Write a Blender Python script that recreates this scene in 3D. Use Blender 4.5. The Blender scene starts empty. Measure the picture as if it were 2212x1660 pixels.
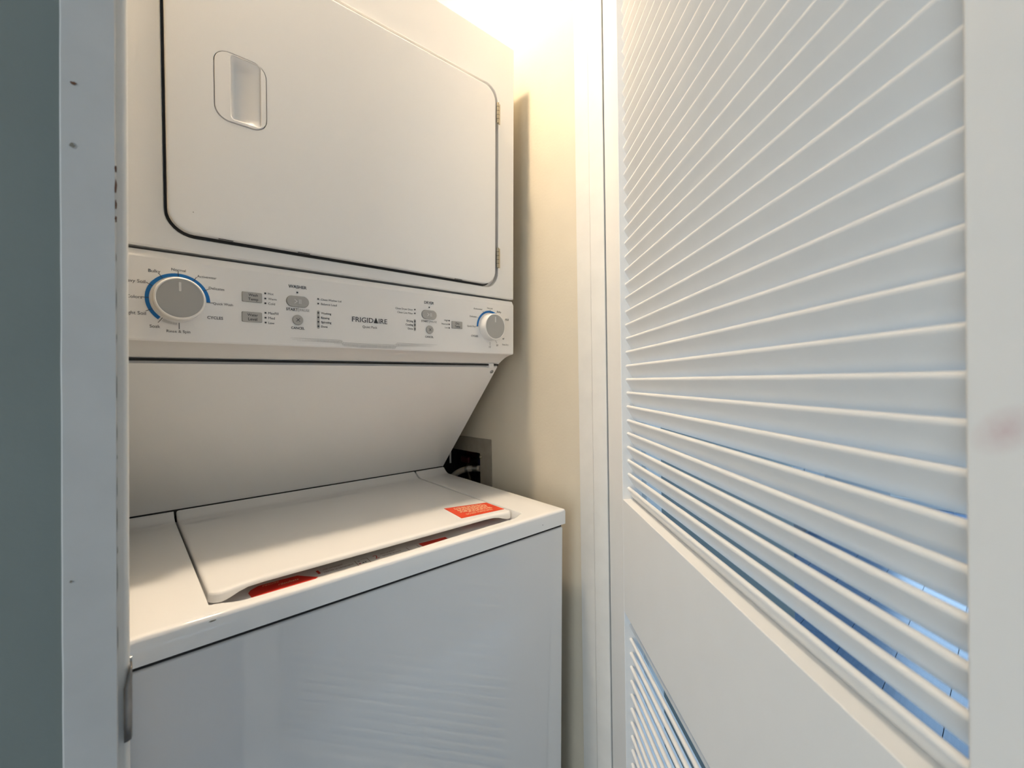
import bpy, bmesh, math, random
from mathutils import Vector, Matrix
random.seed(7)
S = bpy.context.scene
C = S.collection

# ------------------------------------------------------------------ camera
FPX = 962.751
YAW, PITCH, ROLL = math.radians(41.7315), math.radians(-.4262), math.radians(.8693)
cam = bpy.data.cameras.new('camera')
cam.sensor_fit = 'HORIZONTAL'; cam.sensor_width = 36.0
cam.lens = FPX / 2212 * 36.0
cam.clip_start = .01; cam.clip_end = 100
cam.dof.use_dof = True; cam.dof.focus_distance = .85; cam.dof.aperture_fstop = 7.0
co = bpy.data.objects.new('camera', cam); C.objects.link(co)
fwd = Vector((math.sin(YAW)*math.cos(PITCH), math.cos(YAW)*math.cos(PITCH), math.sin(PITCH)))
right = Vector((math.cos(YAW), -math.sin(YAW), 0)); up = right.cross(fwd)
r2 = right*math.cos(ROLL) - up*math.sin(ROLL); u2 = right*math.sin(ROLL) + up*math.cos(ROLL)
M3 = Matrix((r2, u2, -fwd)).transposed()
co.matrix_world = Matrix.Translation((.0031, -.6077, 1.1927)) @ M3.to_4x4()
S.camera = co

# ------------------------------------------------------------------ world, view
W = bpy.data.worlds.new('sky'); S.world = W; W.use_nodes = True
bg = W.node_tree.nodes['Background']
bg.inputs['Color'].default_value = (.50, .74, 1.0, 1); bg.inputs['Strength'].default_value = 6.2
S.view_settings.view_transform = 'Standard'; S.view_settings.look = 'None'
S.view_settings.exposure = 0; S.view_settings.gamma = 1; S.view_settings.use_curve_mapping = False
S.display_settings.display_device = 'sRGB'
S.cycles.adaptive_threshold = .03
LAMP_STRENGTH = 505.0
LAMP_COLOR = (1.0, .81, .60)

# ------------------------------------------------------------------ materials
def mat(name, col, rough=.5, metal=0, spec=.5, coat=0, noise=0, nscale=30, bump=0, bscale=400, emit=None, estr=0):
    m = bpy.data.materials.new(name); m.use_nodes = True
    nt = m.node_tree; b = nt.nodes['Principled BSDF']
    b.inputs['Base Color'].default_value = (*col, 1); b.inputs['Roughness'].default_value = rough
    b.inputs['Metallic'].default_value = metal; b.inputs['Specular IOR Level'].default_value = spec
    b.inputs['Coat Weight'].default_value = coat; b.inputs['Coat Roughness'].default_value = .08
    tc = nt.nodes.new('ShaderNodeTexCoord')
    if noise:
        n = nt.nodes.new('ShaderNodeTexNoise'); n.inputs['Scale'].default_value = nscale; n.inputs['Detail'].default_value = 5
        r = nt.nodes.new('ShaderNodeValToRGB')
        r.color_ramp.elements[0].position = .3; r.color_ramp.elements[1].position = .7
        r.color_ramp.elements[0].color = (*[c*(1-noise) for c in col], 1); r.color_ramp.elements[1].color = (*[min(1, c*(1+noise*.5)) for c in col], 1)
        nt.links.new(tc.outputs['Object'], n.inputs['Vector']); nt.links.new(n.outputs['Fac'], r.inputs['Fac'])
        nt.links.new(r.outputs['Color'], b.inputs['Base Color'])
    if bump:
        n = nt.nodes.new('ShaderNodeTexNoise'); n.inputs['Scale'].default_value = bscale; n.inputs['Detail'].default_value = 3
        k = nt.nodes.new('ShaderNodeBump'); k.inputs['Strength'].default_value = bump; k.inputs['Distance'].default_value = .001
        nt.links.new(tc.outputs['Object'], n.inputs['Vector']); nt.links.new(n.outputs['Fac'], k.inputs['Height'])
        nt.links.new(k.outputs['Normal'], b.inputs['Normal'])
    if emit:
        b.inputs['Emission Color'].default_value = (*emit, 1); b.inputs['Emission Strength'].default_value = estr
    return m
MT = dict(
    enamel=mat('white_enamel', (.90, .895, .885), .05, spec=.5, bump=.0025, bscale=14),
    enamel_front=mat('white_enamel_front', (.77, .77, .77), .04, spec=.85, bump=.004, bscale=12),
    enamel_flat=mat('white_enamel_satin', (.87, .865, .855), .33, spec=.4, bump=.05, bscale=500),
    plastic=mat('panel_plastic', (.88, .865, .85), .42, spec=.35, bump=.05, bscale=900),
    knobw=mat('knob_white', (.82, .81, .79), .25),
    grey=mat('button_grey', (.43, .425, .41), .45),
    greyface=mat('knob_face_grey', (.40, .40, .39), .5, bump=.05, bscale=1500),
    print=mat('print_black', (.045, .045, .05), .6),
    printgrey=mat('print_grey', (.33, .32, .31), .6),
    printlite=mat('print_light', (.70, .70, .68), .5),
    blue=mat('arc_blue', (.0, .155, .48), .5),
    gap=mat('dark_gap', (.02, .02, .02), .8),
    gap_shade=mat('gap_shade_grey', (.10, .10, .10), .8),
    red=mat('sticker_red', (.72, .035, .02), .35),
    orange=mat('sticker_orange_red', (.80, .075, .025), .35),
    cream=mat('sticker_cream_print', (.95, .70, .45), .5),
    stickw=mat('sticker_white', (.74, .72, .69), .4),
    redink=mat('print_red', (.45, .03, .02), .6),
    brownink=mat('print_brown', (.25, .13, .10), .6),
    steel=mat('screw_steel', (.42, .43, .42), .3, metal=1),
    brass=mat('hinge_brass', (.40, .36, .28), .35, metal=1),
    strike=mat('strike_steel', (.34, .31, .28), .38, metal=.9, noise=.25, nscale=60),
    foot=mat('foot_rubber', (.03, .03, .03), .8),
    closet=mat('closet_paint_cream', (.665, .605, .49), .55, spec=.3, noise=.035, nscale=9, bump=.25, bscale=180),
    trim=mat('trim_paint', (.77, .755, .72), .38, spec=.4, noise=.04, nscale=22, bump=.22, bscale=60),
    hall=mat('hall_paint_grey_green', (.21, .235, .22), .55, spec=.3, noise=.05, nscale=6, bump=.2, bscale=160),
    trim_dark=mat('casing_paint_darkened', (.54, .53, .51), .42, spec=.4, noise=.05, nscale=22, bump=.25, bscale=60),  # older paint, darkened further to balance the bright hall fill
    roomw=mat('room_paint_pale', (.80, .80, .79), .6, noise=.03, nscale=6),
    ceil=mat('ceiling_paint', (.80, .79, .76), .7, noise=.02, nscale=8),
    door=mat('door_paint', (.83, .825, .815), .40, spec=.4, noise=.012, nscale=18, bump=.12, bscale=90),
    slat=mat('slat_paint', (.83, .825, .815), .40, spec=.4, noise=.02, nscale=25, bump=.10, bscale=120),
    boxplate=mat('outlet_box_plate', (.31, .275, .22), .5, noise=.12, nscale=40),
    boxin=mat('outlet_box_inside_shade', (.022, .022, .024), .6),  # near-black: the shadow inside the box is put into its colour
    valve_red=mat('valve_red', (.10, .008, .012), .4),
    valve_blue=mat('valve_blue', (.01, .014, .05), .4),
    braid=mat('braided_steel', (.60, .55, .48), .38, metal=.25, bump=.8, bscale=900),
    chip=mat('bare_wood_chip', (.11, .045, .02), .8),
    dirt=mat('dirt_mark', (.22, .20, .16), .8),
    cabinet=mat('dark_wood_cabinet', (.03, .027, .027), .45, noise=.3, nscale=12),
    frame=mat('window_frame_white', (.78, .78, .76), .4),
    lampw=mat('lamp_base_white', (.8, .8, .78), .4),
)
MT['globe'] = mat('lamp_glass_lit', (1, .95, .85), .4, emit=LAMP_COLOR, estr=LAMP_STRENGTH)
def glass_mat(name='window_glass', tint=(1, 1, 1)):
    m = bpy.data.materials.new(name); m.use_nodes = True; nt = m.node_tree
    nt.nodes.remove(nt.nodes['Principled BSDF'])
    t = nt.nodes.new('ShaderNodeBsdfTransparent'); t.inputs['Color'].default_value = (*tint, 1); g = nt.nodes.new('ShaderNodeBsdfGlossy'); g.inputs['Roughness'].default_value = .02
    x = nt.nodes.new('ShaderNodeMixShader'); x.inputs['Fac'].default_value = .06
    nt.links.new(t.outputs[0], x.inputs[1]); nt.links.new(g.outputs[0], x.inputs[2]); nt.links.new(x.outputs[0], nt.nodes['Material Output'].inputs['Surface'])
    return m
MT['glass'] = glass_mat(); MT['glass_warm'] = glass_mat('window_glass_warm_tint', (1, .86, .75))  # warm tint added to the hall pane so its daylight turns neutral
def wood_mat():
    m = bpy.data.materials.new('floor_plank_wood'); m.use_nodes = True; nt = m.node_tree; b = nt.nodes['Principled BSDF']
    b.inputs['Roughness'].default_value = .26; b.inputs['Specular IOR Level'].default_value = .5
    tc = nt.nodes.new('ShaderNodeTexCoord'); mp = nt.nodes.new('ShaderNodeMapping'); mp.inputs['Scale'].default_value = (3, 45, 1)
    oi = nt.nodes.new('ShaderNodeObjectInfo'); n = nt.nodes.new('ShaderNodeTexNoise'); n.inputs['Scale'].default_value = 2; n.inputs['Detail'].default_value = 8; n.inputs['Distortion'].default_value = 1.2
    n.noise_dimensions = '4D'
    ml = nt.nodes.new('ShaderNodeMath'); ml.operation = 'MULTIPLY'; ml.inputs[1].default_value = 20
    r = nt.nodes.new('ShaderNodeValToRGB'); r.color_ramp.elements[0].color = (.05, .10, .18, 1); r.color_ramp.elements[1].color = (.09, .155, .26, 1)
    nt.links.new(tc.outputs['Object'], mp.inputs[0]); nt.links.new(mp.outputs[0], n.inputs['Vector'])
    nt.links.new(oi.outputs['Random'], ml.inputs[0]); nt.links.new(ml.outputs[0], n.inputs['W'])
    nt.links.new(n.outputs['Fac'], r.inputs['Fac']); nt.links.new(r.outputs['Color'], b.inputs['Base Color'])
    return m
MT['wood'] = wood_mat()
def stile_mat():
    """door paint with one pinkish smudge rubbed onto it"""
    m = MT['door'].copy(); m.name = 'door_paint_smudged'; nt = m.node_tree; b = nt.nodes['Principled BSDF']
    src = b.inputs['Base Color'].links[0].from_socket
    tc = nt.nodes.new('ShaderNodeTexCoord'); mp = nt.nodes.new('ShaderNodeMapping'); mp.vector_type = 'TEXTURE'
    mp.inputs['Location'].default_value = (.6935, 0, 1.168); mp.inputs['Rotation'].default_value = (0, math.radians(-35), 0); mp.inputs['Scale'].default_value = (.017, .02, .010)
    g = nt.nodes.new('ShaderNodeTexGradient'); g.gradient_type = 'SPHERICAL'
    n = nt.nodes.new('ShaderNodeTexNoise'); n.inputs['Scale'].default_value = 120
    mu = nt.nodes.new('ShaderNodeMath'); mu.operation = 'MULTIPLY'
    mu2 = nt.nodes.new('ShaderNodeMath'); mu2.operation = 'MULTIPLY'; mu2.inputs[1].default_value = .9; mu2.use_clamp = True
    x = nt.nodes.new('ShaderNodeMix'); x.data_type = 'RGBA'; x.inputs[7].default_value = (.55, .33, .36, 1)
    nt.links.new(tc.outputs['Object'], mp.inputs[0]); nt.links.new(mp.outputs[0], g.inputs[0]); nt.links.new(tc.outputs['Object'], n.inputs[0])
    nt.links.new(g.outputs['Fac'], mu.inputs[0]); nt.links.new(n.outputs['Fac'], mu.inputs[1]); nt.links.new(mu.outputs[0], mu2.inputs[0])
    nt.links.new(mu2.outputs[0], x.inputs[0]); nt.links.new(src, x.inputs[6]); nt.links.new(x.outputs[2], b.inputs['Base Color'])
    return m
MT['door_smudged'] = stile_mat()

# ------------------------------------------------------------------ helpers
def link(name, me, m, parent=None, smooth=False, angle=None):
    if isinstance(m, str): m = MT[m]
    if m is not None and not me.materials: me.materials.append(m)
    o = bpy.data.objects.new(name, me); C.objects.link(o)
    if parent is not None: o.parent = parent
    if smooth:
        me.polygons.foreach_set('use_smooth', [True]*len(me.polygons))
        if angle: me.set_sharp_from_angle(angle=math.radians(angle))
    me.update()
    return o
def wn(o):
    m = o.modifiers.new('weighted_normals', 'WEIGHTED_NORMAL'); m.keep_sharp = True; m.weight = 100
    return o
def pyd(name, vs, fs, m, parent=None, smooth=False, angle=None, fix=True):
    me = bpy.data.meshes.new(name); me.from_pydata([tuple(v) for v in vs], [], fs)
    if fix:
        bm = bmesh.new(); bm.from_mesh(me); bmesh.ops.recalc_face_normals(bm, faces=bm.faces); bm.to_mesh(me); bm.free()
    return link(name, me, m, parent, smooth, angle)
def box(name, x0, x1, y0, y1, z0, z1, m, parent=None, bev=0, seg=2):
    bm = bmesh.new(); bmesh.ops.create_cube(bm, size=1)
    for v in bm.verts: v.co = ((x0+x1)/2+v.co.x*(x1-x0), (y0+y1)/2+v.co.y*(y1-y0), (z0+z1)/2+v.co.z*(z1-z0))
    if bev: bmesh.ops.bevel(bm, geom=bm.edges[:], offset=bev, segments=seg, profile=.5, affect='EDGES')
    me = bpy.data.meshes.new(name); bm.to_mesh(me); bm.free()
    o = link(name, me, m, parent, bool(bev), 60)
    return wn(o) if bev else o
def rrect(x0, x1, z0, z1, r, n=6):
    p = []
    for cx, cz, a in ((x1-r, z1-r, 0), (x0+r, z1-r, 90), (x0+r, z0+r, 180), (x1-r, z0+r, 270)):
        for i in range(n+1):
            t = math.radians(a+90*i/n); p.append((cx+r*math.cos(t), cz+r*math.sin(t)))
    return p
def circ(cx, cz, r, n=40): return [(cx+r*math.cos(2*math.pi*i/n), cz+r*math.sin(2*math.pi*i/n)) for i in range(n)]
def loops(name, rings, m, parent=None, cap0=False, cap1=True, smooth=True, angle=35):
    """rings: list of closed loops of 3-D points with the same count, joined by quads"""
    n = len(rings[0]); vs = [p for r in rings for p in r]; fs = []
    for k in range(len(rings)-1):
        for i in range(n):
            a, b = k*n+i, k*n+(i+1) % n; fs.append((a, b, b+n, a+n))
    if cap0: fs.append(tuple(range(n)))
    if cap1: fs.append(tuple((len(rings)-1)*n+i for i in range(n)))
    o = pyd(name, vs, fs, m, parent, smooth, angle)
    return wn(o) if smooth else o
def xz(pts, y, grow=0):
    return [(x, y, z) for x, z in pts]
def extrude_x(name, prof, x0, x1, m, parent=None, smooth=True, angle=30, ends=True):
    n = len(prof); vs = [(x0, y, z) for y, z in prof]+[(x1, y, z) for y, z in prof]
    fs = [(i, (i+1) % n, n+(i+1) % n, n+i) for i in range(n)]
    if ends: fs += [tuple(range(n)), tuple(range(n, 2*n))]
    return wn(pyd(name, vs, fs, m, parent, smooth, angle))
def grid(name, rows, m, parent=None, angle=40):
    nc = len(rows[0]); vs = [p for r in rows for p in r]
    fs = [(j*nc+i, j*nc+i+1, (j+1)*nc+i+1, (j+1)*nc+i) for j in range(len(rows)-1) for i in range(nc-1)]
    return pyd(name, vs, fs, m, parent, True, angle)
def tube(name, pts, r, m, parent=None, n=12, caps=True):
    P = [Vector(p) for p in pts]; rings = []; nrm = Vector((0, 0, 1))
    for i, p in enumerate(P):
        t = (P[min(i+1, len(P)-1)]-P[max(i-1, 0)]).normalized()
        u = nrm.cross(t); u = u.normalized() if u.length > 1e-4 else Vector((1, 0, 0)); v = t.cross(u)
        rr = r[i] if isinstance(r, (list, tuple)) else r
        rings.append([tuple(p+u*rr*math.cos(2*math.pi*k/n)+v*rr*math.sin(2*math.pi*k/n)) for k in range(n)])
    return loops(name, rings, m, parent, caps, caps, True, 50)
def empty(name, loc=(0, 0, 0), rot=(0, 0, 0)):
    o = bpy.data.objects.new(name, None); C.objects.link(o); o.location = loc; o.rotation_euler = rot; o.empty_display_size = .05
    return o
def tag(o, label=None, cat=None, group=None, kind=None):
    for k, v in (('label', label), ('category', cat), ('group', group), ('kind', kind)):
        if v: o[k] = v
    return o
def struct(o, label=None):
    o['kind'] = 'structure'
    if label: o['label'] = label
    return o
def text_mesh(s, w=None, h=None, bold=0, align='c', shear=0):
    cu = bpy.data.curves.new('t', 'FONT'); cu.body = s; cu.size = 1; cu.resolution_u = 3; cu.offset = bold; cu.shear = shear
    o = bpy.data.objects.new('t', cu); C.objects.link(o)
    dg = bpy.context.evaluated_depsgraph_get(); me = bpy.data.meshes.new_from_object(o.evaluated_get(dg))
    bpy.data.objects.remove(o); bpy.data.curves.remove(cu)
    xs = [v.co.x for v in me.vertices]; ys = [v.co.y for v in me.vertices]
    x0, x1 = min(xs), max(xs); sx = w/(x1-x0) if w else None; y0, y1 = min(ys), max(ys)
    sy = h/(y1-y0) if h else sx
    if sx is None: sx = sy
    for v in me.vertices:
        v.co.x = (v.co.x-(x0+x1)/2)*sx if align == 'c' else ((v.co.x-x0)*sx if align == 'l' else (v.co.x-x1)*sx)
        v.co.y = v.co.y*sy if not h else (v.co.y-(y0+y1)/2)*sy
        v.co.z = 0
    if not h:
        for v in me.vertices: v.co.y -= .345*sx
    return me
def text(s, x, z, w, m='print', parent=None, y=None, bold=0, align='c', h=None, name='lettering', shear=0):
    """flat lettering on a plane that faces -y"""
    me = text_mesh(s, w, h, bold, align, shear)
    for v in me.vertices: v.co = (x+v.co.x, y, z+v.co.y)
    return link(name, me, m, parent)
def flat(name, pts, y, m, parent=None, th=.0004):
    """thin plate facing -y"""
    return loops(name, [xz(pts, y), xz(pts, y-th)], m, parent, True, True, False)
def sm(a, b, x):
    t = min(1, max(0, (x-a)/(b-a))); return t*t*(3-2*t)

# ================================================================== THE SETTING
YF, YI, ZC, XJ = -.118, 0.0, 2.56, .735
# --- floor: sub-floor slab with the planks laid on it
fl = struct(box('floor', -1.6, 5.4, -2.6, 2.0, -.06, -.013, 'gap'), 'plank floor of the room, its boards running toward the window wall')
pw, pl = .1755, 1.22
pm = bpy.data.meshes.new('plank')
bm = bmesh.new(); bmesh.ops.create_cube(bm, size=1)
for v in bm.verts: v.co = (v.co.x*(pl-.002), v.co.y*(pw-.0022), v.co.z*.0125-.00625)
bm.to_mesh(pm); bm.free(); pm.materials.append(MT['wood'])
for k in range(-14, 12):
    yc = -.1+pw*(k+.5)
    off = random.choice((0, .3, .55, .8))*pl
    for j in range(-1, 7):
        xc = -1.6+off+(j+.5)*pl
        if xc-pl/2 > 5.3 or xc+pl/2 < -1.5: continue
        o = bpy.data.objects.new('plank', pm); C.objects.link(o); o.parent = fl; o.location = (xc, yc, 0)
struct(box('ceiling', -1.6, 5.4, -2.6, 2.0, ZC, ZC+.1, 'ceil'), 'white ceiling')

def u_wall(name, x0, x1, y0, y1, z1, hx0, hx1, hz, m_front, m_back):
    """wall slab along x with a door-shaped opening; front faces -y"""
    prof = [(x0, 0), (hx0, 0), (hx0, hz), (hx1, hz), (hx1, 0), (x1, 0), (x1, z1), (x0, z1)]
    n = len(prof); vs = [(x, y0, z) for x, z in prof]+[(x, y1, z) for x, z in prof]
    fs = [(0, 1, 2, 7), (2, 3, 6, 7), (3, 4, 5, 6)]
    fs += [tuple(n+i for i in f) for f in fs]+[(i, (i+1) % n, n+(i+1) % n, n+i) for i in range(n)]
    o = pyd(name, vs, fs, m_front); o.data.materials.append(MT[m_back])
    for p in o.data.polygons:
        if p.normal.y > .5: p.material_index = 1
    return o
def holed_wall(name, axis, a0, a1, z0, z1, t0, t1, holes, m):
    """slab with rectangular openings; axis = 'x' or 'y' is the direction of its length, t0..t1 its thickness"""
    A = sorted({a0, a1, *[h[0] for h in holes], *[h[1] for h in holes]}); Z = sorted({z0, z1, *[h[2] for h in holes], *[h[3] for h in holes]})
    bm = bmesh.new(); V = {}
    def P(a, z, t): return (a, t, z) if axis == 'x' else (t, a, z)
    def g(i, j, t):
        if (i, j, t) not in V: V[(i, j, t)] = bm.verts.new(P(A[i], Z[j], t))
        return V[(i, j, t)]
    solid = lambda i, j: 0 <= i < len(A)-1 and 0 <= j < len(Z)-1 and not any(h[0] <= A[i] and A[i+1] <= h[1] and h[2] <= Z[j] and Z[j+1] <= h[3] for h in holes)
    for i in range(len(A)-1):
        for j in range(len(Z)-1):
            if not solid(i, j): continue
            for t in (t0, t1): bm.faces.new([g(i, j, t), g(i+1, j, t), g(i+1, j+1, t), g(i, j+1, t)])
            for di, dj, e in ((-1, 0, ((i, j), (i, j+1))), (1, 0, ((i+1, j), (i+1, j+1))), (0, -1, ((i, j), (i+1, j))), (0, 1, ((i, j+1), (i+1, j+1)))):
                if not solid(i+di, j+dj): bm.faces.new([g(*e[0], t0), g(*e[1], t0), g(*e[1], t1), g(*e[0], t1)])
    bmesh.ops.recalc_face_normals(bm, faces=bm.faces)
    me = bpy.data.meshes.new(name); bm.to_mesh(me); bm.free()
    return link(name, me, m)

struct(u_wall('wall_front', -1.6, 1.70, YF, YI, ZC, -.010, .772, 2.325, 'hall', 'closet'), 'grey-green painted wall around the closet opening')
BOX = (.33, .55, .835, 1.012)       # rough opening for the outlet box in the closet side wall
wr = struct(holed_wall('wall_right', 'y', 0, .80, 0, ZC, XJ+.003, XJ+.10, [BOX], 'closet'), 'cream closet side wall beside the stacked machine')
struct(box('wall_left', -.10, -.022, 0, .80, 0, ZC, 'closet'), 'cream closet wall on the far side of the machine')
struct(box('wall_back', -.10, XJ+.10, .80, .86, 0, ZC, 'closet'), 'cream wall behind the machine')
struct(holed_wall('wall_hall_left', 'y', -2.6, YI, 0, ZC, -1.7, -1.6, [(-1.5, -.2, .2, 2.3)], 'roomw'), 'pale wall at the end of the hall with a window')
struct(box('wall_room_side', 1.62, 1.70, YI, 2.0, 0, ZC, 'roomw'), 'pale wall around the corner from the closet')
struct(box('wall_room_far', 1.62, 5.4, 2.0, 2.1, 0, ZC, 'roomw'), 'pale far wall of the room')
struct(holed_wall('wall_room_end', 'y', -2.6, 2.1, 0, ZC, 5.4, 5.5, [(-2.1, .15, .06, 2.2)], 'roomw'), 'pale end wall with the tall window')
struct(holed_wall('wall_hall_back', 'x', -1.7, 5.5, 0, ZC, -2.7, -2.6, [(1.9, 3.9, .85, 2.15)], 'roomw'), 'pale wall behind the camera with an added window')

def window(name, axis, a0, a1, z0, z1, t, nm, gl='glass'):
    w = .05
    def B(nme, p0, p1, q0, q1, m, par, th=.025):
        return box(nme, p0, p1, t-th, t+th, q0, q1, m, par) if axis == 'x' else box(nme, t-th, t+th, p0, p1, q0, q1, m, par)
    root = empty(name, (0, 0, 0)); struct(root, nm)
    B('frame', a0, a1, z0, z0+w, 'frame', root); B('frame', a0, a1, z1-w, z1, 'frame', root)
    B('frame', a0, a0+w, z0+w, z1-w, 'frame', root); B('frame', a1-w, a1, z0+w, z1-w, 'frame', root)
    n = max(1, round((a1-a0)/.9)); st = (a1-a0-w)/n
    for i in range(1, n): B('mullion', a0+i*st, a0+i*st+w, z0+w, z1-w, 'frame', root)
    for i in range(n): B('pane', a0+w+i*st, a0+(i+1)*st, z0+w, z1-w, gl, root, .003)
    return root
window('window_1', 'y', -2.1, .15, .06, 2.2, 5.45, 'tall glazed window at the end of the room')
window('window_2', 'y', -1.5, -.2, .2, 2.3, -1.65, 'window at the end of the hall to the left of the camera', 'glass_warm')
window('window_3', 'x', 1.9, 3.9, .85, 2.15, -2.65, 'unseen window added in the wall behind the camera for fill daylight')  # added out of view to bring in more fill light
def portal(name, loc, rot, sx, sy):
    l = bpy.data.lights.new(name, 'AREA'); l.shape = 'RECTANGLE'; l.size = sx; l.size_y = sy; l.cycles.is_portal = True
    o = bpy.data.objects.new(name, l); C.objects.link(o); o.location = loc; o.rotation_euler = rot
portal('sky_portal', (5.52, -.975, 1.13), (0, math.radians(90), 0), 2.14, 2.25)
portal('sky_portal', (-1.72, -.85, 1.25), (0, math.radians(-90), 0), 2.1, 1.3)
portal('sky_portal', (2.9, -2.72, 1.5), (math.radians(90), 0, 0), 2.0, 1.3)

# --- door lining and casing
def poly_z(name, prof, z0, z1, m, parent=None, bev=0):
    n = len(prof); vs = [(x, y, z0) for x, y in prof]+[(x, y, z1) for x, y in prof]
    fs = [(i, (i+1) % n, n+(i+1) % n, n+i) for i in range(n)]+[tuple(range(n)), tuple(range(n, 2*n))]
    o = pyd(name, vs, fs, m, parent)
    if bev:
        bm = bmesh.new(); bm.from_mesh(o.data)
        bmesh.ops.bevel(bm, geom=[e for e in bm.edges if abs(e.verts[0].co.z-e.verts[1].co.z) > .1], offset=bev, segments=2, profile=.5, affect='EDGES')
        bm.to_mesh(o.data); bm.free()
        o.data.polygons.foreach_set('use_smooth', [True]*len(o.data.polygons)); o.data.set_sharp_from_angle(angle=math.radians(40))
    return o
jr = struct(poly_z('trim_1', [(XJ, -.0705), (XJ-.0015, -.0695), (XJ-.0015, -.0352), (XJ, -.0345), (XJ, .002), (.772, .002), (.772, YF-.001), (.768, YF-.001), (.768, -.0705)], 0, 2.310, 'trim', bev=.0012), 'white painted door lining beside the louvred door')
jl = struct(box('trim_2', -.010, .0125, YF-.001, .002, .012, 2.307, 'trim', bev=.004), 'white painted lining on the latch side of the opening')
# worn casing board: its long edges wander a little
def worn_board(name, x0, x1, y0, y1, z0, z1, m, amp=.00018):
    rings = []; n = 90
    for i in range(n+1):
        z = z0+(z1-z0)*i/n
        a = random.uniform(-amp, amp)+.00025*math.sin(z*3.1); b = random.uniform(-amp, amp)*.8
        e = .0008
        rings.append([(x0+a, y1, z), (x0+a, y0+e, z), (x0+a+e, y0, z), (x1+b-e, y0, z), (x1+b, y0+e, z), (x1+b, y1, z)])
    return loops(name, rings, m, None, True, True, True, 30)
cl = struct(worn_board('trim_3', -.0265, .0050, -.132, YF, .004, 2.365, 'trim_dark'), 'narrow chipped white casing on the grey-green wall')
struct(box('trim_4', .775, .832, -.132, YF, 0, 2.365, 'trim', bev=.002), 'white casing behind the louvred door')
struct(box('trim_5', -.010, .772, YF-.001, .002, 2.310, 2.3245, 'trim', bev=.0015), 'white head of the door lining')
LEAN = Matrix.Translation((.0006, 0, 1.27)) @ Matrix.Rotation(.0135, 4, 'Y') @ Matrix.Translation((0, 0, -1.27))   # this side of the frame is slightly out of plumb
jl.matrix_world = LEAN; cl.matrix_world = LEAN
def blob(name, x, z, rx, rz, y, m, parent, seed=0, th=.0005):
    rnd = random.Random(seed); n = 14
    pts = [(x+rx*math.cos(2*math.pi*i/n)*rnd.uniform(.55, 1.1), z+rz*math.sin(2*math.pi*i/n)*rnd.uniform(.6, 1.1)) for i in range(n)]
    return flat(name, pts, y, m, parent, th)
blob('paint_chip', -.0192, 1.4245, .0022, .0013, -.1322, 'chip', cl, 1)
blob('paint_chip', -.0200, 1.377, .0016, .0022, -.1322, 'dirt', cl, 2)
for k, (z, h) in enumerate(((1.367, .003), (1.352, .007), (1.338, .0045), (1.327, .003))):
    blob('paint_chip', .0048, z, .0008, h, -.1318, 'chip', cl, 10+k)
rc_ = random.Random(21); z = 1.30
while z > .97:
    h = rc_.uniform(.002, .013); blob('paint_chip', .0050, z-h, .00022, h, -.1311, 'dirt', cl, int(z*1e4)); z -= 2*h+rc_.uniform(.004, .03)
blob('paint_chip', -.0215, 1.045, .0008, .0010, -.1322, 'dirt', cl, 51)

# ================================================================== LOUVRED DOOR
D = empty('door_1', (.7338, -.0737, 0), (0, 0, math.atan2(-.76661189, -.64211075)))
struct(D, 'white louvred door swung half open beside the closet'); D['category'] = 'door'
TH, ST, OP = .035, .097, .580
z_bot, z_top = .012, 2.300
box('stile', 0, ST, 0, TH, z_bot, z_top, 'door', D, .0014)
box('stile', ST+OP, ST+OP+ST, 0, TH, z_bot, z_top, 'door_smudged', D, .0022)
e = .0006
box('rail', ST-.0005, ST+OP+.0005, e*.3, TH-e, .7795, .9800, 'door', D, .0012)
box('rail', ST-.0005, ST+OP+.0005, e*.3, TH-e, z_bot, .235, 'door', D, .0012)
box('rail', ST-.0005, ST+OP+.0005, e*.3, TH-e, 2.190, z_top, 'door', D, .0012)
al = math.radians(59.1); sw, stt = .0304, .0061
def slat_mesh():
    hw = sw/2-stt/2; r = stt/2; prof = []
    for cx, a0 in ((hw, -90), (-hw, 90)):
        for i in range(6):
            t = math.radians(a0+180*i/5); prof.append((cx+r*math.cos(t), r*math.sin(t)))
    ca, sa = math.cos(al), math.sin(al)
    # slat runs from high at the closet side (-y) to low at the room side (+y)
    P = [(.018+x*ca+z*sa, -x*sa+z*ca) for x, z in prof]
    n = len(P); x0, x1 = ST-.004, ST+OP+.004
    vs = [(x0, y, z) for y, z in P]+[(x1, y, z) for y, z in P]
    fs = [(i, (i+1) % n, n+(i+1) % n, n+i) for i in range(n)]+[tuple(range(n)), tuple(range(n, 2*n))]
    o = pyd('louver_slat', vs, fs, 'slat', None, True, 50); me = o.data; bpy.data.objects.remove(o)
    return me
sme = slat_mesh()
tip = (sw/2-stt/2)*math.sin(al)      # front edge above the slat centre
zs = [1.1927+(-.0014-(i-7)*.0228)*1.055 for i in range(15, -43, -1)]
zs = [z for z in zs if z < 2.190-.006]
zs += [.7299-.0249*i for i in range(-1, 20)]
for z in zs:
    if z < .250: continue
    o = bpy.data.objects.new('louver_slat', sme); C.objects.link(o); o.parent = D
    o.location = (0, random.uniform(-.0004, .0004), z-tip+random.uniform(-.0005, .0005))
    o.rotation_euler = (random.uniform(-.007, .007), random.uniform(-.0008, .0008), 0)
for z in (.25, 1.05, 1.83):
    h = tube('hinge', [(-.004, TH+.004, z-.045), (-.004, TH+.004, z+.045)], .005, 'steel', D)

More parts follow.
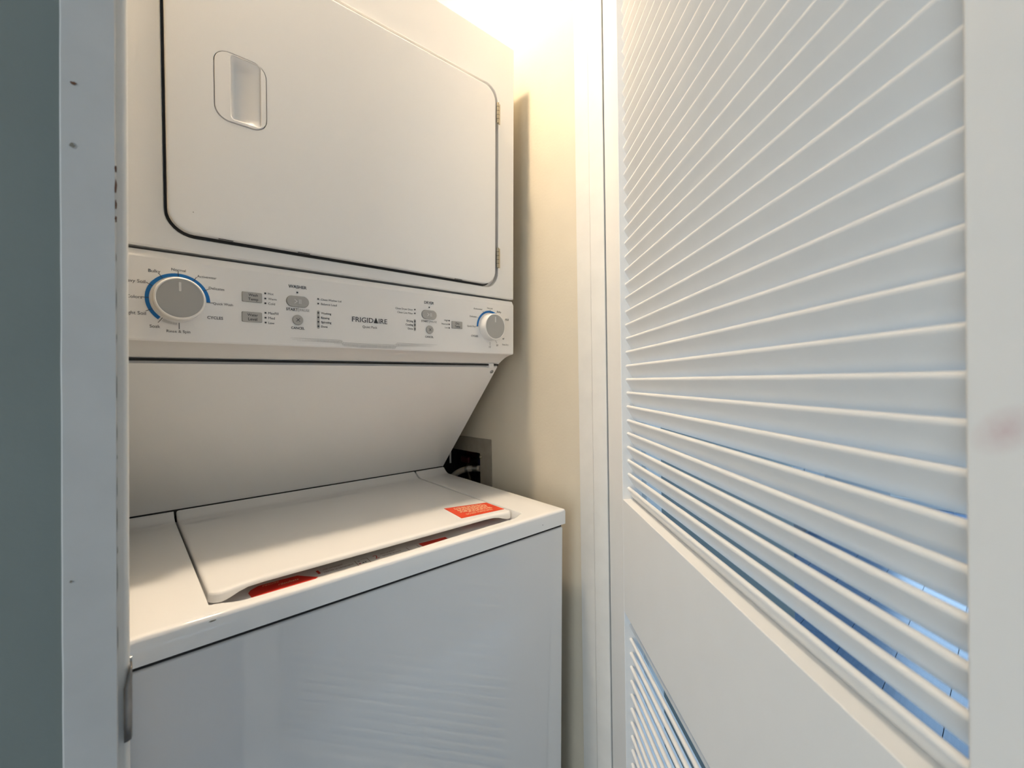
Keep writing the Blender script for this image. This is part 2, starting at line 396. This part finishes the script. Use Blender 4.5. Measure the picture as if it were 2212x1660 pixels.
# ================================================================== STACKED WASHER AND DRYER
TILT = math.radians(1.4826); T = .9
L = empty('laundry_center', (0, T*math.sin(TILT), .93-T*math.cos(TILT)), (TILT, 0, 0))
tag(L, 'white stacked washer and dryer with a control panel between them', 'washer dryer')
WX, d1 = .686, .1589
for fx in (.06, .626):
    for fy in (.06, .62):
        wz = L.location.z+fy*math.sin(TILT)
        loops('levelling_foot', [[(x, y, z) for x, y in circ(fx, fy, r, 16)] for z, r in ((-wz+.001, .02), (-wz+.008, .02), (-wz+.010, .010), (.004, .010))], 'foot', L, True, True)
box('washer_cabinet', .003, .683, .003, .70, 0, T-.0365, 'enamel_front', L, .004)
box('cabinet_seam', .006, .680, .006, .69, T-.040, T-.030, 'gap', L)
# deck: shallow pocket for the lid, scooped finger recess in front, cove at the back
X0, X1, LY0, LY1 = .0830, .5972, .060, .4475
def cove(y): t = min(1, max(0, (y-.4185)/.0285)); return .0135*t*t
def lidyf(x):
    a = min(x-.0865, .5945-x); return .0575+.0085*sm(.008, .06, a)
def deck_z(x, y):
    a = min(x-X0, X1-x)
    ins = sm(X0-.0003, X0+.0005, x)*(1-sm(X1-.0005, X1+.0003, x))
    y0 = .0165+.0055*sm(.25, .5, x)+.013*(1-sm(0, .035, a))
    d = .0215*sm(y0, y0+.0045, y)*ins
    return cove(y)-d
xs = [0, 0, .0007, .0022, .0055, .03, .06, .078, .0820, .0826, .0829, .0831, .0833, .0836]+[.085+.0022*i for i in range(19)]+[.13, .15, .18, .22, .26, .30, .34, .38, .42, .46, .50, .53, .55]+[.556+.0022*i for i in range(18)]+[.5955, .5965, .5968, .5970, .5972, .5974, .5977, .60, .62, .65, .6805, .6838, .6853, .686, .686]
xo = [-.031, -.0055, -.0022, -.0007]; 
ys = [0, 0, .0007, .0022, .0055, .010, .014]+[.0160+.00085*i for i in range(26)]+[.042, .06, .08, .10, .14, .2, .26, .32, .37, .41]+[.4185+.0285*i/9 for i in range(1, 10)]+[.450]
rows = []
for j, y in enumerate(ys):
    fo = xo[j] if j < 4 else 0; row = []
    for i, x in enumerate(xs):
        so = xo[i] if i < 4 else (xo[len(xs)-1-i] if len(xs)-1-i < 4 else 0)
        row.append((x, y, T+max(-.031, min(fo, so)+(deck_z(x, y) if fo == 0 and so == 0 else (cove(y) if fo == 0 else 0)))))
    rows.append(row)
grid('washer_top', rows, 'enamel', L, 50)
# lid
lx = [.0865, .0865, .0872, .0888, .0915, .096, .10, .105, .11, .12, .13, .15, .18, .22, .26, .30, .34, .38, .42, .46, .50, .53, .55, .56, .57, .576, .581, .585, .5895, .5922, .5938, .5945, .5945]
so_l = [-.013, -.0045, -.0017, -.0005]
lt = [0, 0, .0022, .0065, .014, .03, .06, .12, .2, .3, .4, .5, .6, .7, .8, .86, .89]+[.89+.11*i/10 for i in range(1, 11)]
rows = []
R = .014
for j, t in enumerate(lt):
    row = []
    for i, x in enumerate(lx):
        a = min(x-.0865, .5945-x); rc = R-math.sqrt(max(0, R*R-(R-min(R, a))**2))
        yf = lidyf(x)+rc
        y = yf+(LY1-yf)*t
        lip = -.0062-.0070*(1-sm(.012, .044, a))
        fo = (lip, -.0042, -.0017, -.0005)[j] if j < 4 else 0
        so = so_l[i] if i < 4 else (so_l[len(lx)-1-i] if len(lx)-1-i < 4 else 0)
        row.append((x, y, T+.0006+cove(y)+min(fo, so)))
    rows.append(row)
lid = grid('washer_lid', rows, 'enamel', L, 60)
# curved print strip in the finger recess
KZ = (.0215+.2783)/(.0155+.2783)
def deep(x, y): return (.0031+(x-.0031)*KZ, -.6007+(y+.6007)*KZ)      # outline measured 15 mm down, laid on the floor 21 mm down
def recess_quad(name, pts, m, lift=.0006, par=None):
    """pts: x, y outline on the recess; subdivided so that it follows the curve"""
    bm = bmesh.new(); f = bm.faces.new([bm.verts.new((*deep(x, y), 0)) for x, y in pts])
    bmesh.ops.triangulate(bm, faces=[f]); bmesh.ops.subdivide_edges(bm, edges=bm.edges[:], cuts=5, use_grid_fill=True)
    bmesh.ops.triangulate(bm, faces=bm.faces[:])
    for v in bm.verts: v.co.z = T+deck_z(v.co.x, v.co.y)+lift
    bmesh.ops.recalc_face_normals(bm, faces=bm.faces)
    for f in bm.faces:
        if f.normal.z < 0: f.normal_flip()
    me = bpy.data.meshes.new(name); bm.to_mesh(me); bm.free()
    return link(name, me, m, par or L)
st = recess_quad('instruction_sticker', [(.128, .030), (.47, .030), (.47, .097), (.132, .097)], 'stickw', .0003)
st['label'] = 'curved instruction sticker in red, white and black'
recess_quad('red_swoosh', [(.1315, .045), (.206, .045), (.2160, .0530), (.2050, .0650), (.1950, .0768), (.170, .0785), (.1450, .0790), (.1345, .0720), (.1305, .0650)], 'red', .0006, st)
recess_quad('red_band', [(.385, .045), (.4345, .045), (.4375, .0635), (.3857, .0668)], 'red', .0006, st)
def recess_text(s, x, y, w, h, m, bold=0, shear=0):
    me = text_mesh(s, w, h, bold, 'l', shear)
    for v in me.vertices:
        px, py = deep(x+v.co.x, y+v.co.y); v.co = (px, py, T+deck_z(px, py)+.0009)
    return link('lettering', me, m, st)
recess_text('results', .1490, .0745, .0210, .0052, 'cream', 0, .3)
recess_text('r\u00e9sultats', .1665, .0645, .0265, .0062, 'cream', 0, .3)
recess_text('1', .2190, .0675, .0036, .0130, 'redink')
recess_text('ADD DETERGENT', .2280, .0705, .030, .0045, 'brownink')
recess_text('METTRE LE D\u00c9TERGENT', .2270, .0615, .044, .0052, 'brownink')
recess_text('2', .3040, .0630, .0070, .0130, 'redink')
recess_text('ADD LAUNDRY', .3170, .0685, .0270, .0045, 'brownink')
recess_text('AJOUTER LE LINGE', .3165, .0590, .0330, .0050, 'brownink')
for (xa, ya), (xb, yb) in (((.2742, .050), (.2758, .0700)), ((.2935, .050), (.2950, .0690)), ((.2950, .0690), (.2850, .0690)), ((.3606, .050), (.3612, .0640)), ((.3794, .050), (.3800, .0630))):
    dx, dy = yb-ya, xa-xb; q = math.hypot(dx, dy); dx, dy = dx/q*.0004, dy/q*.0004
    recess_quad('icon_line', [(xa+dx, ya+dy), (xb+dx, yb+dy), (xb-dx, yb-dy), (xa-dx, ya-dy)], 'brownink', .0008, st)
for x, y, r, m in ((.2805, .0650, .0020, 'printgrey'), (.2785, .0560, .0017, 'redink'), (.2840, .0560, .0016, 'print'), (.2880, .0570, .0015, 'print')):
    recess_quad('icon_dot', circ(x, y, r, 8), m, .0008, st)
# warning sticker on the lid
def lidz(y): return T+.0006+cove(y)
q = [Vector((.4905, .0880)), Vector((.5885, .0775)), Vector((.5885, .1365)), Vector((.4985, .1610))]
ws = pyd('warning_sticker', [(p.x, p.y, lidz(p.y)+.0004) for p in q]+[(p.x, p.y, lidz(p.y)) for p in q], [(0, 1, 2, 3), (4, 5, 6, 7), (0, 1, 5, 4), (1, 2, 6, 5), (2, 3, 7, 6), (3, 0, 4, 7)], 'orange', L)
ws['label'] = 'orange-red warning sticker with pale lettering'
def sq(u, v):
    a = q[0].lerp(q[1], u); b = q[3].lerp(q[2], u); p = a.lerp(b, v); return (p.x, p.y, lidz(p.y)+.0007)
me = text_mesh('DO NOT FORCE OPEN', .60, .105, .01)
for v in me.vertices: v.co = sq(.49+v.co.x, .20+v.co.y)
link('lettering', me, 'cream', ws)
rnd = random.Random(3); vs = []; fs = []
for ln in range(7):
    v0 = .33+ln*.085; u = .13+.05*rnd.random()
    if ln == 0: u = .30
    while u < .86:
        wd = rnd.uniform(.03, .10)
        if u+wd > .9: break
        b = len(vs); vs += [sq(u, v0), sq(u+wd, v0), sq(u+wd, v0+.040), sq(u, v0+.040)]; fs.append((b, b+1, b+2, b+3)); u += wd+.022
pyd('small_print', vs, fs, 'cream', ws, fix=False)['kind'] = 'stuff'

# sloped panel between the washer top and the controls
yt, zt, yb, zb = .2145, .2895, .4500, .0150
extrude_x('sloped_panel', [(yt, T+zt), (yb, T+zb), (yb+.004, T+zb), (.70, T+zb), (.70, T+.30), (yt+.006, T+.2945), (yt+.002, T+.2945)], .0025, .683, 'enamel', L)
nS = Vector((0, -(zt-zb), -(yb-yt))).normalized()
def slope_pt(x, z): f = (zt-z)/(zt-zb); return Vector((x, yt+(yb-yt)*f, T+z))
c = slope_pt(.6735, .2795); tz = Vector((0, yb-yt, zb-zt)).normalized(); tx = Vector((1, 0, 0))
loops('panel_screw', [[tuple(c+nS*h+tx*r*math.cos(k*.5236)+tz*r*math.sin(k*.5236)) for k in range(12)] for h, r in ((-.001, .0048), (.0012, .0046), (.0024, .003))], 'steel', L, False, True)
box('panel_tab', .652, .6655, .205, .222, T+.288, T+.2985, 'plastic', L, .001)
box('rear_gap_shade', .004, .681, .4485, .46, T+.004, T+.0165, 'gap', L)  # black strip painting the shade between lid and sloped panel
box('panel_shadow_gap', .004, .681, .208, .30, T+.2935, T+.2965, 'gap', L)

# control panel
prof = [(.30, T+.4395), (.1660, T+.4395), (.1640, T+.4388), (.1592, T+.4300), (d1, T+.4280), (d1, T+.3210), (d1+.0012, T+.3188), (.1640, T+.3180), (.172, T+.3165), (.180, T+.3142), (.188, T+.3110), (.196, T+.3068), (.204, T+.3020), (.2115, T+.2970), (.30, T+.2970)]
CP = extrude_x('control_panel', prof, .0015, .6845, 'plastic', L, True, 22)
Y = d1-.0004
def ring_arc(name, cx, cz, r0, r1, a0, a1, m, par, n=48):
    vs = []; fs = []
    for i in range(n+1):
        t = math.radians(a0+(a1-a0)*i/n)
        vs += [(cx+r0*math.cos(t), Y, cz+r0*math.sin(t)), (cx+r1*math.cos(t), Y, cz+r1*math.sin(t))]
    for i in range(n): fs.append((2*i, 2*i+1, 2*i+3, 2*i+2))
    return pyd(name, vs, fs, m, par)
def tick(cx, cz, ang, r0, r1, w, m='print', name='tick_mark', y=None):
    t = math.radians(ang); c_, s_ = math.cos(t), math.sin(t); yy = (Y if y is None else y)-.0003
    P = [(cx+r*c_-k*w/2*s_, yy, cz+r*s_+k*w/2*c_) for r, k in ((r0, -1), (r1, -1), (r1, 1), (r0, 1))]
    return pyd(name, P, [(0, 1, 2, 3)], m, CP)
def knob(cx, cz, label):
    k = loops('cycle_knob', [xz(circ(cx, cz, r, 56), d1-h) for h, r in ((0, .0297), (.0010, .0297), (.0014, .0290), (.0180, .0284), (.0192, .0279), (.0200, .0268), (.0198, .0258), (.0190, .0254))], 'knobw', L, False, True)
    k['label'] = label
    loops('knob_face', [xz(circ(cx, cz, r, 56), d1-h) for h, r in ((.0188, .0252), (.0194, .0252), (.0197, .0246))], 'greyface', k, False, True)
    flat('pointer', rrect(cx-.0013, cx+.0013, cz+.0095, cz+.0215, .0006, 2), d1-.0197, 'printlite', k)
    return k
ka, kb, kz = .0705, .6157, T+.3757
knob(ka, kz, 'white washer cycle knob with grey face'); knob(kb, kz, 'white dryer cycle knob with grey face')
ring_arc('blue_arc', ka, kz, .0316, .0360, 0, 231, 'blue', CP); ring_arc('blue_arc', kb, kz, .0316, .0360, 55, 180, 'blue', CP)
for a in (0, 29, 59, 90, 122, 150, 180, 207, 235, 270): tick(ka, kz, a, .0318 if a not in (235, 270) else .031, .0395, .0007)
for a in (180, 151, 120, 90, 60, 30, 0, 270, 300, 330): tick(kb, kz, a, .0318, .0390, .0006)
for i in range(14): tick(ka, kz, 239+i*2.0, .0312, .0352-.0001*i, .00035, 'printgrey', 'fine_tick')
TX = lambda s, x, z, w, **k: text(s, x, T+z, w, parent=CP, y=Y, **k)
for s, x, z, w in (('Normal', .0710, .4165, .0158), ('Bulky', .0450, .4115, .0125), ('Soak', .0446, .3383, .0110), ('Rinse & Spin', .0698, .3330, .0262), ('Activewear', .1030, .4114, .0228), ('Delicates', .1144, .3966, .0187), ('Quick Wash', .1220, .3753, .0243),
                   ('Normal', .6157, .4172, .0150), ('Bulky', .6420, .4115, .0122), ('Fluff', .6655, .3960, .0100), ('15\u2019', .6160, .3330, .0055), ('30\u2019', .6370, .3376, .0062), ('40\u2019', .6545, .3528, .0062), ('Time Dry', .6600, .3398, .0190), ('Delicates', .5706, .3957, .0178), ('Quick Dry', .5657, .3749, .0215), ('Quiet Pack', .3429, .3575, .0272)):
    TX(s, x, z, w)
for s, x, z, w in (('Heavy Soil', .0355, .3960, .0250), ('Colors', .0318, .3755, .0155), ('Light Soil', .0355, .3546, .0222), ('Activewear', .5955, .4128, .0240), ('Close Dryer Door', .4283, .3962, .0360), ('Clean Lint Filter', .4283, .3892, .0322), ('High', .5070, .3822, .0085), ('Normal', .5070, .3749, .0145), ('Low', .5070, .3677, .0070)):
    TX(s, x, z, w, align='r')
for s, x, z, w in (('Drying', .4285, .3747, .0135), ('Cooling', .4285, .3676, .0158), ('Done', .4285, .3602, .0108)): TX(s, x, z, w, align='r', bold=.012)
for s, x, z, w in (('Hot', .1806, .3975, .0076), ('Warm', .1806, .3896, .0117), ('Cold', .1806, .3824, .0095), ('MaxFill', .1806, .3679, .0142), ('Med', .1806, .3605, .0090), ('Low', .1806, .3530, .0083), ('Close Washer Lid', .2590, .3974, .0333), ('Balance Load', .2590, .3900, .0258)): TX(s, x, z, w, align='l')
for s, x, z, w in (('Washing', .2590, .3748, .0163), ('Rinsing', .2590, .3675, .0135), ('Spinning', .2590, .3602, .0165), ('Done', .2590, .3529, .0102)): TX(s, x, z, w, align='l', bold=.012)
for s, x, z, w in (('CYCLES', .1122, .3549, .0190), ('CYCLES', .5742, .3548, .0178), ('WASHER', .2233, .4131, .0272), ('DRYER', .4637, .4131, .0216), ('CANCEL', .2229, .3478, .0202), ('CANCEL', .4640, .3468, .0188)): TX(s, x, z, w, bold=.016)
for x0, x1, x2, x3 in ((.2059, .2232, .2262, .2408), (.4463, .4620, .4655, .4810)):
    TX('START', x0, .3768, x1-x0, bold=.018, align='l'); TX('PAUSE', x2, .3768, x3-x2, align='l', m='printgrey')
    flat('divider', rrect((x1+x2)/2-.0002, (x1+x2)/2+.0002, T+.3735, T+.3803, .0001, 1), Y, 'printgrey', CP, .0002)
TX('FRIGID\u0394IRE', .3433, .3696, .0648, h=.0092, bold=.006)
# decorative dotted strip
vs = []; fs = []
def deco(x): return .3318-.0042*sm(.2915, .2965, x)+.0042*sm(.3905, .3960, x)
for i in range(112):
    x = .2155+i*.00232
    for r in range(3):
        z = T+deco(x)-.0022-.0018*r
        lo, hi = ((.214, .475), (.222, .47), (.28, .435))[r]
        if not lo < x < hi: continue
        fade = min(1, (x-lo)/.05, (hi-x)/.05); s_ = .00028+.0003*fade
        b = len(vs); vs += [(x-s_, Y, z-s_), (x+s_, Y, z-s_), (x+s_, Y, z+s_), (x-s_, Y, z+s_)]; fs.append((b, b+1, b+2, b+3))
pyd('dotted_print', vs, fs, 'printgrey', CP, fix=False)['kind'] = 'stuff'
vs = []; fs = []
for i in range(91):
    x = .2120+i*.0030; s_ = .00022*min(1, .25+(x-.205)/.04, .25+(.486-x)/.04); vs += [(x, Y, T+deco(x)-s_), (x, Y, T+deco(x)+s_)]
for i in range(90): fs.append((2*i, 2*i+2, 2*i+3, 2*i+1))
pyd('accent_line', vs, fs, 'printgrey', CP, fix=False)
# buttons, indicator lights
def button(pts, label, h=.0016):
    cx = sum(p[0] for p in pts)/len(pts); cz = sum(p[1] for p in pts)/len(pts)
    sc = lambda k: [(cx+(x-cx)*k, cz+(z-cz)*k) for x, z in pts]
    loops('button_surround', [xz(sc(1.05), d1), xz(sc(1.05), d1-.0003)], 'printgrey', L, False, True, False)
    b = loops('button', [xz(pts, d1), xz(pts, d1-h+.0005), xz(sc(.965), d1-h)], 'grey', L, False, True, True, 40)
    b['label'] = label
    return b
def two_lines(b, a, c, x, z, w1, w2):
    for s, dz, w in ((a, .0032, w1), (c, -.0030, w2)): text(s, x, T+z+dz, w, 'print', b, d1-.0018, .012)
two_lines(button(rrect(.1461, .1717, T+.3824, T+.3966, .0014, 3), 'grey Wash Temp button'), 'Wash', 'Temp', .1602, .3896, .0123, .0132)
two_lines(button(rrect(.1457, .1714, T+.3527, T+.3672, .0014, 3), 'grey Water Level button'), 'Water', 'Level', .1592, .3598, .0142, .0120)
two_lines(button(rrect(.5165, .5421, T+.3674, T+.3816, .0014, 3), 'grey Dry Temp button'), 'Dry', 'Temp', .5295, .3745, .0090, .0130)
def play(b, cx, cz):
    y = d1-.0025
    pyd('play_symbol', [(cx-.0052, y, cz+.0036), (cx-.0052, y, cz+.0024), (cx-.0022, y, cz), (cx-.0052, y, cz-.0024), (cx-.0052, y, cz-.0036), (cx-.0005, y, cz)], [(0, 1, 2, 5), (2, 3, 4, 5)], 'printlite', b, fix=False)
    for dx in (.0012, .0036): flat('pause_bar', rrect(cx+dx, cx+dx+.0011, cz-.0036, cz+.0036, .0002, 1), y+.0002, 'printlite', b, .0002)
for cx, lab in ((.2230, 'grey washer start button'), (.4636, 'grey dryer start button')):
    play(button(rrect(cx-.0163, cx+.0163, T+.3814, T+.3982, .0083, 8), lab, .0022), cx, T+.3898)
for cx, lab in ((.2229, 'round grey washer cancel button'), (.4647, 'round grey dryer cancel button')):
    b = button(circ(cx, T+.3607, .0078, 32), lab, .0022)
    for a in (45, -45):
        t = math.radians(a); c_, s_ = math.cos(t)*.0036, math.sin(t)*.0036; n_ = .00038
        pyd('cancel_cross', [(cx-c_-n_*math.sin(t), d1-.0024, T+.3607-s_+n_*math.cos(t)), (cx+c_-n_*math.sin(t), d1-.0024, T+.3607+s_+n_*math.cos(t)), (cx+c_+n_*math.sin(t), d1-.0024, T+.3607+s_-n_*math.cos(t)), (cx-c_+n_*math.sin(t), d1-.0024, T+.3607-s_-n_*math.cos(t))], [(0, 1, 2, 3)], 'print', b, fix=False)
flat('indicator_strip', rrect(.2545-.0019, .2545+.0019, T+.3490, T+.3785, .0018, 4), d1, 'grey', L); flat('indicator_strip', rrect(.4323-.0019, .4323+.0019, T+.3562, T+.3786, .0018, 4), d1, 'grey', L)
led = [(.1767, z) for z in (.3974, .3896, .3824, .3679, .3605, .3531)]+[(.2545, z) for z in (.3975, .3900, .3748, .3675, .3602, .3529)]+[(.4323, z) for z in (.3969, .3898, .3749, .3677, .3602)]+[(.5100, z) for z in (.3819, .3746, .3674)]+[(.2225, .4042), (.4638, .4043)]
for x, z in led: flat('indicator_light', rrect(x-.0012, x+.0012, T+z-.0012, T+z+.0012, .0003, 2), d1-.0003, 'print', L, .0005)

# dryer cabinet: front sheet with a recess in which the door sits
zd0, zd1 = T+.4430, T+1.0028
hole = rrect(.0548, .6400, T+.4618, T+.8990, .034, 8)
ins = lambda pts, k: [(x+(.3474-x)*k, z+(T+.68-z)*k) for x, z in pts]
out = rrect(0.0, WX, zd0, zd1, .0030, 8)
outi = rrect(.0022, WX-.0022, zd0+.0022, zd1-.0022, .0012, 8)
loops('dryer_cabinet', [xz(out, .72), xz(out, d1+.0022), xz(outi, d1), xz(hole, d1), xz(ins(hole, .004), d1+.0010), xz(ins(hole, .008), d1+.011)], 'enamel_flat', L, True, True, True, 30)
gk = rrect(.0575, .6280, T+.4645, T+.889, .030, 8)
loops('door_gap_shade', [xz(gk, d1+.0108), xz(gk, d1+.0096)], 'gap_shade', L, False, True, False)  # dark sheet behind the dryer door, painting the shade in its gap
dd0, dd1 = d1-.009, d1+.0015
do_ = rrect(.0597, .6250, T+.4675, T+.8865, .030, 8); dz = rrect(.0603, .6244, T+.4681, T+.8859, .0294, 8); df = rrect(.0625, .6222, T+.4703, T+.8837, .0272, 8)
hh = rrect(.1135, .1803, T+.6345, T+.7330, .019, 8)
hin = lambda d: rrect(.1135+d, .1803-d, T+.6345+d, T+.7330-d, .019-d, 8)
DD = loops('dryer_door', [xz(do_, dd1), xz(do_, dd0+.0030), xz(dz, dd0+.0010), xz(df, dd0), xz(hin(-.0010), dd0), xz(hh, dd0+.0006), xz(hh, dd0+.010)], 'enamel_flat', L, False, False, True, 40)
cup = rrect(.1340, .1722, T+.6400, T+.7300, .0045, 8)
cup2 = rrect(.1334, .1728, T+.6394, T+.7306, .0051, 8)
HP = loops('handle', [xz(hin(.0009), dd0+.009), xz(hin(.0009), dd0+.0006), xz(hin(.0016), dd0-.0004), xz(cup2, dd0-.0004), xz(cup, dd0+.0004), xz(cup, dd0+.002)], 'plastic', DD, False, False, True, 40)
rows = []
for j in range(25):
    v = j/24; row = []
    for i in range(25):
        u = i/24; x = .1336+(.1726-.1336)*u; z = T+.6396+(.7304-.6396)*v
        dep = .0125*sm(0, .16, u)*(1-sm(.10, 1.0, u))+.0016
        ev = sm(0, .10, v)*sm(0, .16, 1-v)
        row.append((x, dd0+.0012+dep*ev, z))
    rows.append(row)
grid('grip_cup', rows, 'plastic', DD, 60)
for z0, z1 in ((.8175, .8605), (.5065, .5490)):
    hg = tube('door_hinge', [(.6318, d1-.0075, T+z0), (.6318, d1-.0075, T+z1)], .0030, 'brass', L, 12)
    box('hinge_leaf', .6318, .6395, d1-.0060, d1-.0045, T+z0, T+z1, 'brass', hg)
    for k in range(1, 5):
        zz = T+z0+(z1-z0)*k/5
        tube('knuckle_gap', [(.6318, d1-.0075, zz-.0004), (.6318, d1-.0075, zz+.0004)], .00315, 'gap', hg, 12)
for x in (.126, .232, .53): box('door_drain_slot', x-.009, x+.009, dd0+.0035, dd0+.0055, T+.4668, T+.4680, 'gap', DD)
# small marks on the enamel
blob('enamel_speck', .0875, T+.4965, .0008, .0006, dd0-.00005, 'dirt', DD, 4, .0002)
blob('enamel_chip', .082, T-.0062, .0042, .0010, -.0001, 'dirt', L, 5, .0003); blob('enamel_speck', .620, T-.019, .0010, .0008, -.0001, 'print', L, 6, .0002)

# ================================================================== WATER OUTLET BOX AND HOSE
B = empty('laundry_outlet_box', (XJ+.003, .44, .835))
tag(B, 'dull metal outlet box set in the closet wall behind the washer', 'outlet box')
def bx(n, x0, x1, y0, y1, z0, z1, m, par=B, bev=0): return box(n, x0-B.location.x, x1-B.location.x, y0-.44, y1-.44, z0-.835, z1-.835, m, par, bev)
fo = [(y-.44, z-.835) for y, z in rrect(.2995, .585, .800, 1.0385, .002, 2)]; fi = [(y-.44, z-.835) for y, z in rrect(.3465, .535, .845, .9985, .002, 2)]
lp = lambda pts, x: [(x, y, z) for y, z in pts]
loops('cover_plate', [lp(fo, -.0005), lp(fo, -.003), lp(fi, -.003), lp(fi, .001)], 'boxplate', B, False, False, False)
loops('box_shell', [lp(fi, -.001), lp(fi, .080)], 'boxin', B, False, True, False)
def valve(y, m):
    c = Vector((.055, y-.44, .115))
    v = tube('valve', [tuple(c+Vector((.03, 0, 0))), tuple(c+Vector((0, 0, 0))), tuple(c+Vector((-.006, 0, -.012))), tuple(c+Vector((-.006, 0, -.055)))], .009, 'brass', B)
    box('valve_handle', c.x-.022, c.x-.012, c.y-.020, c.y+.020, c.z+.002, c.z+.020, m, v, .003)
    return v
valve(.385, 'valve_blue'); valve(.470, 'valve_red')
bx('box_label', .815, .817, .47, .52, .95, .99, 'valve_red')
loops('plate_screw', [[(-.003-h, .343-.44+r*math.cos(k*.5236), .989-.835+r*math.sin(k*.5236)) for k in range(12)] for h, r in ((0, .0048), (.0022, .0045), (.0035, .003))], 'brass', B, False, True)
def bez(p, n=24):
    out_ = []
    for i in range(n+1):
        t = i/n; a = [Vector(q_) for q_ in p]
        while len(a) > 1: a = [a[k].lerp(a[k+1], t) for k in range(len(a)-1)]
        out_.append(tuple(a[0]))
    return out_
H = empty('washer_hose', (.725, .45, .90)); tag(H, 'braided steel water hose running from the outlet box behind the washer', 'hose')
off_ = lambda pts: [(x-.725, y-.45, z-.90) for x, y, z in pts]
hp = bez([(.752, .366, .952), (.744, .400, .950), (.734, .430, .945), (.724, .470, .936), (.712, .505, .905), (.707, .525, .82), (.707, .53, .68)])
tube('braid', off_(hp), .0082, 'braid', H)
tube('ferrule', off_(hp[1:4]), .0095, 'steel', H); tube('coupling_nut', off_([(.770, .352, .952), (.757, .360, .952)]), .0110, 'steel', H, 6); tube('ferrule', off_([hp[5], hp[6]]), .0088, 'steel', H)
tube('supply_tube', [(-.006, .485-.44, 1.06-.835), (-.006, .485-.44, .955-.835)], .0028, 'printlite', B)
blob_w = pyd('wall_scuff', [(XJ+.0026, .262, 1.862), (XJ+.0026, .250, 1.868), (XJ+.0026, .226, 1.880), (XJ+.0026, .249, 1.872)], [(0, 1, 2, 3)], 'dirt', wr)

# ================================================================== STRIKE PLATE
SP = empty('strike_plate', (.0125-.0039, YF, .93), (0, .0135, 0)); tag(SP, 'worn steel strike plate on the edge of the left door lining', 'strike plate')
o3 = lambda x, y, z: (x-.0125, y-YF, z-.93)
prof = [(.0128, -.112), (.0128, YF+.001), (.0122, YF-.0022), (.0105, YF-.0034), (.0085, YF-.0036)]
vs = []; fs = []
zz = [.9005, .915, .925, .935, .944, .952, .957, .9605]
for z in zz:
    lip = 1 if z < .944 else max(.12, 1-(z-.944)/.0175)
    for k, (x, y) in enumerate(prof):
        if k >= 2: x = .0128+(x-.0128)*lip; 
        vs.append(o3(x, y, z))
n = len(prof)
for j in range(len(zz)-1):
    for k in range(n-1): fs.append((j*n+k, j*n+k+1, (j+1)*n+k+1, (j+1)*n+k))
pl_ = pyd('plate', vs, fs, 'strike', SP, True, 50)
mo = pl_.modifiers.new('thick', 'SOLIDIFY'); mo.thickness = .0012; mo.offset = 1
for z in (.905, .955): tube('plate_screw', [o3(.0125, -.095, z), o3(.0142, -.095, z)], .0028, 'steel', SP)

# ================================================================== LAMP AND FAR FURNITURE
LM = empty('ceiling_lamp', (.24, .08, ZC)); tag(LM, 'round warm ceiling lamp above the front of the dryer', 'lamp')
loops('lamp_base', [[(x, y, z) for x, y in circ(0, 0, r, 28)] for z, r in ((0, .055), (-.02, .055), (-.035, .035), (-.045, .030))], 'lampw', LM, True, True)
bm = bmesh.new(); bmesh.ops.create_uvsphere(bm, u_segments=24, v_segments=16, radius=.045)
for v in bm.verts: v.co = (v.co.x*1.25, v.co.y*1.25, v.co.z*.45-.062)
me = bpy.data.meshes.new('bulb'); bm.to_mesh(me); bm.free(); link('bulb', me, 'globe', LM, True)

K = empty('low_cabinet', (3.75, .62, 0)); tag(K, 'dark low cabinet glimpsed through the lower louvre gaps', 'cabinet')
box('body', -.55, .55, -.2, .2, .06, .62, 'cabinet', K, .004); box('plinth', -.52, .52, -.17, .18, 0, .06, 'cabinet', K)
for i in range(2):
    d_ = box('cabinet_door', -.54+.545*i, -.005+.545*i, -.218, -.2, .075, .605, 'cabinet', K, .003); box('handle', -.04+.06*i, -.02+.06*i, -.236, -.218, .30, .40, 'steel', d_, .003)
